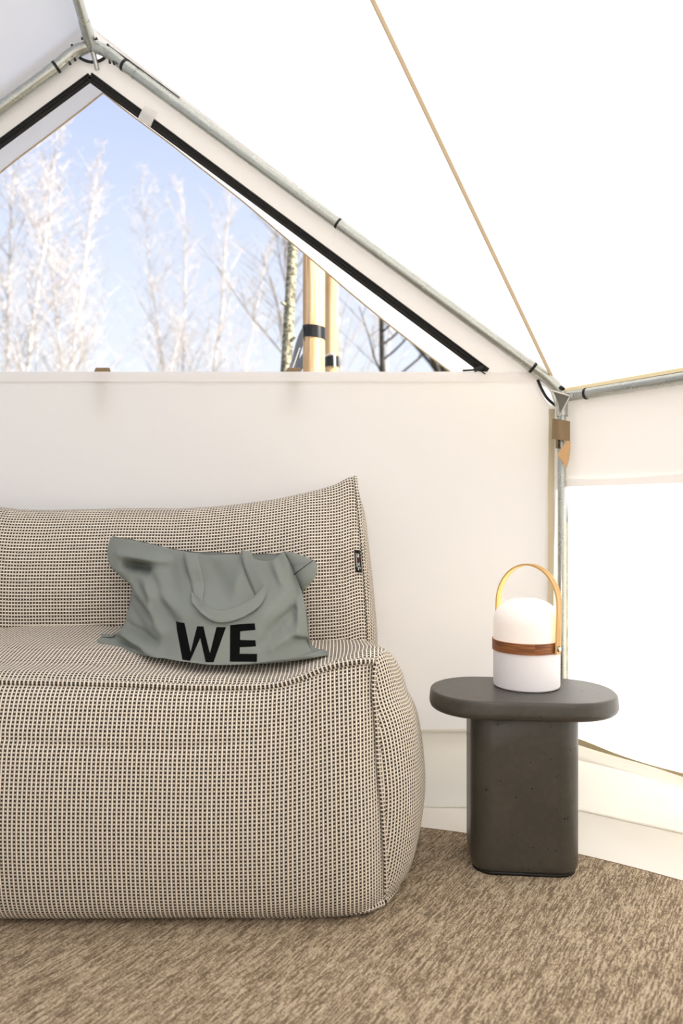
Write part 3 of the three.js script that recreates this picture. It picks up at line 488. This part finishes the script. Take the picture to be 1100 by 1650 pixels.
  mesh('handle', mergeGeometries([
    strap([V(-0.4048, 0.7752, -1.905), V(-0.3861, 0.7352, -1.868), V(-0.3727, 0.7029, -1.848), V(-0.3569, 0.6695, -1.83), V(-0.3327, 0.6395, -1.815)], [V(-0.3673, 0.7723, -1.9), V(-0.3507, 0.7357, -1.862), V(-0.3392, 0.7004, -1.842), V(-0.3306, 0.6591, -1.828), V(-0.3176, 0.6335, -1.815)], .003, 40),
    strap([V(-0.3664, 0.6861, -1.832), V(-0.327, 0.6595, -1.8), V(-0.2856, 0.648, -1.785), V(-0.2457, 0.6566, -1.787), V(-0.21, 0.6775, -1.8), V(-0.1865, 0.7056, -1.82)], [V(-0.3572, 0.6632, -1.832), V(-0.327, 0.64, -1.8), V(-0.2915, 0.6227, -1.785), V(-0.2469, 0.6271, -1.785), V(-0.198, 0.6535, -1.8), V(-0.1835, 0.6813, -1.82)], .010, 60),
    strap([V(-0.2572, 0.7832, -1.905), V(-0.244, 0.7448, -1.865), V(-0.2246, 0.7052, -1.84), V(-0.2102, 0.6789, -1.828)], [V(-0.2296, 0.7787, -1.9), V(-0.2139, 0.7451, -1.86), V(-0.1978, 0.7175, -1.84), V(-0.1858, 0.6957, -1.828)], .005, 40)]), M.bag, bag);
}
// ---------------------------------------------------------------- side table
const TABLE = V(.4585, 0, -1.893), TURN = -.085, TOP = .43;
{
  const t = tag(group('side_table', TABLE), 'dark grey cast concrete side table with an oval top on a block pedestal', 'table');
  t.rotation.y = TURN;
  const loft = (w, d, r, prof) => skin(prof.map(([ins, y]) => rounded(w - 2 * ins, d - 2 * ins, Math.max(.01, r - ins), 14).map(([x, z]) => V(x, y, z)).reverse()));
  const g = loft(.467, .288, .135, [[.03, .384], [.016, .3842], [.008, .386], [.003, .390], [.0005, .396], [0, .402], [.001, .412], [.002, .420], [.0032, .4255], [.0055, .4285], [.009, TOP], [.012, TOP], [.03, TOP]]);
  mesh('table_top', g, M.concrete, t);
  mesh('pedestal', loft(.262, .205, .052, [[.02, .386], [.0, .384], [0, .30], [0, .15], [0, .03], [.001, .018], [.004, .011], [.01, .0075], [.03, .0075]]), M.concrete, t).position.x = -.004;
  mesh('foot_plate', loft(.250, .192, .05, [[.02, .0005], [0, .0005], [0, .0085], [.02, .0085]]), M.foot, t).position.x = -.004;
}
// ---------------------------------------------------------------- lamp
{
  const p = V(.4795, TOP, -1.932), l = tag(group('lantern', p), 'white glowing lantern lamp with wooden band and bentwood handle on the table', 'lamp');
  const R = .0845, lathe = (pts) => new THREE.LatheGeometry(pts.map((q) => new THREE.Vector2(...q)), 72);
  mesh('lamp_base', lathe([[0, 0], [R - .006, 0], [R - .002, .0015], [R, .005], [R, .10], [R - .004, .102], [0, .102]]), M.plastic, l);
  const dome = [[0, .1045], [R - .004, .1045]]; dome.push([R, .106], [R, .165]);
  for (let i = 1; i <= 28; i++) { const a = i / 28 * Math.PI / 2, c = Math.pow(Math.cos(a), .8), s = Math.pow(Math.sin(a), .95); dome.push([R * c, .165 + .062 * s]); }
  mesh('lamp_shade', lathe(dome.map(([a, b]) => [Math.max(a, 0), b])), M.glow, l);
  const az = -.85, lean = .055, dir = V(Math.cos(az), 0, -Math.sin(az)), out = V(Math.sin(az), 0, Math.cos(az)); // line of the two pivots: right end towards the camera
  const band = new THREE.CylinderGeometry(R + .0028, R + .0028, .0275, 90, 1, true), bi = new THREE.CylinderGeometry(R + .0001, R + .0001, .0275, 90, 1, true), rim = (y) => new THREE.RingGeometry(R + .0001, R + .0028, 90).rotateX(-Math.PI / 2).translate(0, y, 0);
  { const u = band.attributes.uv; for (let i = 0; i < u.count; i++) u.setXY(i, u.getX(i) * .53, u.getY(i) * .0275); }
  mesh('wooden_band', mergeGeometries([band.translate(0, .108, 0), bi.translate(0, .108, 0), rim(.12175), rim(.09425)]), M.band, l);
  // bentwood handle: flat strip bent over the shade
  const path = [], RH = R + .0075; for (let i = 0; i <= 8; i++) path.push([RH + .001, .094 + i / 8 * .118]); for (let i = 1; i <= 24; i++) { const a = i / 24 * Math.PI; path.push([(RH + .001) * Math.cos(a), .212 + .101 * Math.sin(a)]); } for (let i = 1; i <= 8; i++) path.push([-RH - .001, .212 - i / 8 * .118]);
  const rings = path.map(([x, y], i) => { const a = path[Math.max(0, i - 1)], b = path[Math.min(path.length - 1, i + 1)], L = Math.hypot(b[0] - a[0], b[1] - a[1]), nx = (b[1] - a[1]) / L, ny = -(b[0] - a[0]) / L; const at = (o, wz) => dir.clone().multiplyScalar(x + nx * o).add(V(0, y + ny * o, 0)).addScaledVector(out, wz - lean * (y - .108)); const hw = .0098, ht = .0022; return [at(ht, -hw), at(ht, -hw * .3), at(ht, hw * .3), at(ht, hw), at(-ht, hw), at(-ht, hw * .3), at(-ht, -hw * .3), at(-ht, -hw)]; });
  const hg = skin(rings); { const u = hg.attributes.uv; for (let i = 0; i < u.count; i++) u.setXY(i, u.getY(i), u.getX(i)); }
  mesh('handle', hg.toNonIndexed(), M.handle, l).geometry.computeVertexNormals();
  for (const s of [1, -1]) {
    const a = dir.clone().multiplyScalar(s * (RH + .003)).add(V(0, .108, 0)), b = dir.clone().multiplyScalar(s * (RH + .0075)).add(V(0, .108, 0));
    mesh('rivet', bar(a, b, .0062, .005, 16), M.steel, l);
    mesh('rivet_washer', bar(dir.clone().multiplyScalar(s * (R + .001)).add(V(0, .108, 0)), dir.clone().multiplyScalar(s * (RH + .0035)).add(V(0, .108, 0)), .0075, .0075, 16), M.darkSteel, l);
  }
  const bulb = new THREE.PointLight(new THREE.Color(1, .74, .5), .05, 0, 2); bulb.name = 'lantern_bulb'; bulb.position.copy(p).add(V(0, .165, 0)); bulb.castShadow = true; bulb.shadow.radius = 2; scene.add(bulb);
}
// ---------------------------------------------------------------- outside: ground, stakes, sapling, bare trees
{
  const gm = texture(512, 512, (u, v, x, y) => { const n = .5 * vnoise(u * 16, v * 16, 16, 16, 1) + .3 * vnoise(u * 90, v * 90, 90, 90, 2) + .2 * hash(x, y, 1); return mixc([118, 110, 76], [190, 178, 134], n); }, true, [30, 30]);
  const ring = new THREE.RingGeometry(0.1, 70, 64, 1).rotateX(-Math.PI / 2).translate(-.77, -.05, -.4);
  structure(mesh('ground', ring, std({ map: gm, roughness: 1 })), 'short winter grass around the tent');
}
function barkMap(a, b, seed) { return texture(256, 256, (u, v, x, y) => { const n = .45 * vnoise(u * 10, v * 30, 10, 30, seed) + .35 * vnoise(u * 40, v * 12, 40, 12, seed + 1) + .2 * hash(x, y, seed); return mixc(a, b, smooth(n, .3, .7)); }, true, [4, 4]); }
const barks = { pale: std({ map: barkMap([172, 167, 166], [214, 209, 208], 2), roughness: 1 }), twig: std({ color: '#cbc4c3', roughness: 1 }), brown: std({ map: barkMap([96, 84, 70], [150, 134, 112], 5), roughness: 1 }), dark: std({ map: barkMap([44, 42, 40], [74, 70, 66], 7), roughness: 1 }), green: std({ map: barkMap([92, 90, 76], [172, 167, 146], 9), roughness: 1 }) };
const stakeWood = std({ map: woodMap([196, 152, 104], [236, 208, 168], 8, 1.6, 21), roughness: .8 });
// a bent, tapering limb added to lists of rings
function limb(list, a, dir, len, r, r2, rand, bend, steps, sides, up = .12) {
  const rings = [], p = a.clone(), d = dir.clone().normalize(), pts = [a.clone()];
  const u = V(1, 0, 0).cross(d); if (u.length() < .1) u.copy(V(0, 0, 1).cross(d)); u.normalize(); const w = d.clone().cross(u);
  for (let k = 0; k <= steps; k++) {
    const rr = lerp(r, r2, k / steps), ring = []; for (let i = 0; i < sides; i++) { const q = i / sides * 6.2832; ring.push(p.clone().addScaledVector(u, rr * Math.cos(q)).addScaledVector(w, rr * Math.sin(q))); } rings.push(ring);
    if (k < steps) { d.add(V((rand() - .5) * bend, (rand() - .5) * bend * .5 + up * (1 - d.y) * .5, (rand() - .5) * bend)).normalize(); p.addScaledVector(d, len / steps); pts.push(p.clone()); }
  }
  list.push(skin(rings, false, true)); return pts;
}
function tree(label, grp, x, z, o) {
  const rand = rng(o.seed), t = tag(group('bare_tree', V(x, -.05, z)), label, 'tree', grp), trunk = [], boughs = [], twigs = [];
  const stems = o.stems ?? [[0, 0, 0, 0, 1]];
  for (const [sx, sz, lx, lz, k] of stems) {
    const H = o.h * k, pts = limb(trunk, V(sx, 0, sz), V(lx, 1, lz), H, o.r * k, o.r * k * .12, rand, o.bend ?? .08, 22, 8, 0);
    const nb = Math.round((o.boughs ?? 26) * k);
    for (let i = 0; i < nb; i++) {
      const f = lerp(o.from ?? .25, .97, (i + rand()) / nb), q = f * 22, b = Math.floor(q), at = pts[b].clone().lerp(pts[Math.min(22, b + 1)], q - b), az = rand() * 6.2832, L = o.reach * (1.1 - f) * (.5 + rand()) + .25, sp = o.spread ?? .7;
      const bp = limb(boughs, at, V(Math.cos(az) * sp, 1 - .25 * sp, Math.sin(az) * sp), L, Math.max(.006, o.r * k * (1 - f) * .5), .0035, rand, .22, 7, 4, o.up ?? .2);
      const nt = o.twigs ?? 9;
      for (let j = 0; j < nt; j++) { const g = 1 + Math.floor(rand() * 6), a2 = rand() * 6.2832; const tp = limb(twigs, bp[g], V(Math.cos(a2) * .8, .75, Math.sin(a2) * .8), L * (.2 + .4 * rand()), o.tw ?? .0034, .0018, rand, .35, 3, 3, .15); if (o.fine) for (let m = 0; m < o.fine; m++) { const a3 = rand() * 6.2832; limb(twigs, tp[1 + (m % 3)], V(Math.cos(a3), .6, Math.sin(a3)), L * .16 * (.5 + rand()), (o.tw ?? .0034) * .7, .0015, rand, .3, 2, 3, .1); } }
    }
  }
  mesh('trunk', mergeGeometries(trunk), barks[o.bark], t);
  mesh('boughs', mergeGeometries(boughs), barks[o.bough ?? o.bark], t);
  const tw = mesh('twigs', mergeGeometries(twigs), barks[o.twig ?? 'twig'], t); tw.userData.kind = 'stuff';
  return t;
}
tree('pale bare birch of several stems furthest left in the gable opening', null, -4.6, -10.6, { seed: 3, h: 6.9, r: .04, stems: [[-.2, 0, -.02, 0, 1], [.15, .2, .0, 0, .95], [.42, -.1, .02, 0, .9], [.72, .1, .05, 0, .86]], reach: 1.5, spread: .5, boughs: 30, twigs: 10, fine: 3, bark: 'pale', from: .3 });
tree('pale bare tree with a V of upright stems in the middle of the opening', null, -2.95, -14.4, { seed: 8, h: 7.9, r: .042, stems: [[-.15, 0, -.09, 0, 1], [.05, .1, -.02, 0, .95], [.2, 0, .05, 0, 1], [.4, .1, .12, 0, .85]], reach: 1.6, spread: .5, boughs: 30, twigs: 10, fine: 3, bark: 'pale', from: .3 });
tree('low pale leafless bush left of centre below the open sky', null, -4.0, -13, { seed: 15, h: 5.0, r: .05, stems: [[0, 0, -.1, 0, 1], [.3, 0, .08, 0, .9], [-.4, 0, -.2, 0, .8]], reach: 1.2, spread: .6, boughs: 20, twigs: 8, fine: 1, bark: 'pale', from: .3 });
tree('slim brown bare tree forking just left of the sapling trunk', null, -.80, -8, { seed: 21, h: 5.4, r: .035, reach: 1.5, spread: .62, boughs: 20, twigs: 9, fine: 2, bark: 'brown', twig: 'brown', tw: .003, from: .45, bend: .12 });
tree('dark bare tree with branches curving up right of the stakes', null, .37, -6.2, { seed: 33, h: 5.2, r: .034, reach: 1.1, spread: 1.15, boughs: 26, twigs: 5, fine: 1, bark: 'dark', twig: 'dark', tw: .003, from: .36, up: .45, bend: .03 });
tree('dark thick tree trunk at the right tip of the opening', null, 1.06, -8, { seed: 40, h: 7, r: .095, reach: 2, spread: .8, boughs: 22, twigs: 7, fine: 1, bark: 'dark', twig: 'dark', tw: .004, from: .3, bend: .03 });
tree('pale spindly tree standing behind the two stakes', null, .1, -12.5, { seed: 52, h: 6.4, r: .05, stems: [[0, 0, -.05, 0, 1], [.5, 0, .05, 0, .9]], reach: 1.5, spread: .6, boughs: 22, twigs: 8, fine: 1, bark: 'pale', twig: 'twig', from: .3 });
{ // sapling held by the stakes
  const t = tag(group('sapling', V(-.335, -.05, -3.3)), 'thin grey-green sapling trunk tied to the wooden stakes', 'tree'), tr = [], br = [], rand = rng(61);
  const pts = limb(tr, V(0, 0, 0), V(.05, 1, .0), 4.6, .031, .012, rand, .02, 30, 12, 0);
  for (let i = 0; i < 16; i++) { const b = pts[16 + (i % 14)], a = rand() * 6.28; limb(br, b, V(Math.cos(a), .9, Math.sin(a)), .5 + .5 * rand(), .008, .002, rand, .2, 6, 5); }
  mesh('trunk', mergeGeometries(tr), barks.green, t);
  for (const [k, s] of [[14, 1], [12, -1], [11, 1]]) { const p = pts[k]; mesh('knot', bar(p.clone().add(V(s * .015, 0, .015)), p.clone().add(V(s * .035, .012, .028)), .009, .005, 8), barks.green, t); }
  mesh('boughs', mergeGeometries(br), barks.green, t);
}
const stake = (label, x, z, r, h, turn) => { const s = tag(group('tree_stake', V(x, -.05, z)), label, 'stake'); s.rotation.y = turn; const rings = []; for (const [k, y] of [[.9, 0], [1, .02], [1, h * .3], [.995, h * .6], [.99, h - .02], [.9, h]]) { const a = []; for (let i = 0; i < 28; i++) { const q = -i / 28 * 6.2832; a.push(V(k * r * Math.cos(q), y, k * r * Math.sin(q))); } rings.push(a); } const g = skin(rings); mesh('post', g, stakeWood, s); return s; };
stake('thicker pale wooden stake with a black strap, nearest the tent', -.102, -2.74, .0405, 2.5, 0);
stake('thinner wooden stake further back, right of the thick one', -.048, -3.62, .033, 2.75, 1.3);
{
  const a = tag(group('tree_tie'), 'black rubber strap round the thick stake running down to the sapling', 'strap');
  const cx = -.102, cz = -2.74, loop = (r, y, tilt) => { const up = [], lo = []; for (let i = 0; i <= 24; i++) { const q = i / 24 * 6.2832; const p = V(cx + r * Math.cos(q), y + tilt * Math.cos(q), cz + r * Math.sin(q)); up.push(p); lo.push(p.clone().add(V(0, -.044, 0))); } return [up, lo]; };
  const [u, l] = loop(.0425, 1.56, -.004); mesh('band', grid(60, 3, (s, t) => curveCache(u)(s).lerp(curveCache(l)(s), t)), M.rubber, a);
  mesh('tail', ribbon([V(-.14, 1.558, -2.715), V(-.165, 1.535, -2.80), V(-.195, 1.48, -2.92), V(-.24, 1.45, -3.18)], [V(-.135, 1.505, -2.715), V(-.155, 1.475, -2.80), V(-.185, 1.405, -2.92), V(-.235, 1.36, -3.18)], .004, 20), M.rubber, a);
  mesh('tail', ribbon([V(-.138, 1.475, -2.76), V(-.19, 1.442, -2.9), V(-.262, 1.43, -3.2)], [V(-.138, 1.42, -2.76), V(-.195, 1.372, -2.9), V(-.265, 1.33, -3.2)], .004, 20), M.rubber, a);
  const b = tag(group('tree_tie'), 'black rubber strap with a pale buckle round the thin stake', 'strap');
  const lp = (o) => { const r = []; for (let i = 0; i <= 24; i++) { const q = i / 24 * 6.2832; r.push(V(-.048 + .035 * Math.cos(q), 1.635 + o, -3.62 + .035 * Math.sin(q))); } return r; }; const bu = lp(.0), bl = lp(-.052);
  mesh('band', grid(60, 3, (s, t) => curveCache(bu)(s).lerp(curveCache(bl)(s), t)), M.rubber, b);
  mesh('buckle', bar(V(-.035, 1.64, -3.583), V(-.033, 1.58, -3.583), .005, .005, 8), M.plastic, b);
  mesh('clip', bar(V(-.082, 1.632, -3.60), V(-.045, 1.643, -3.582), .004, .004, 8), M.plastic, b);
}
function curveCache(p) { return p.__c ?? (p.__c = curve(p)); }
renderer.render(scene, camera);
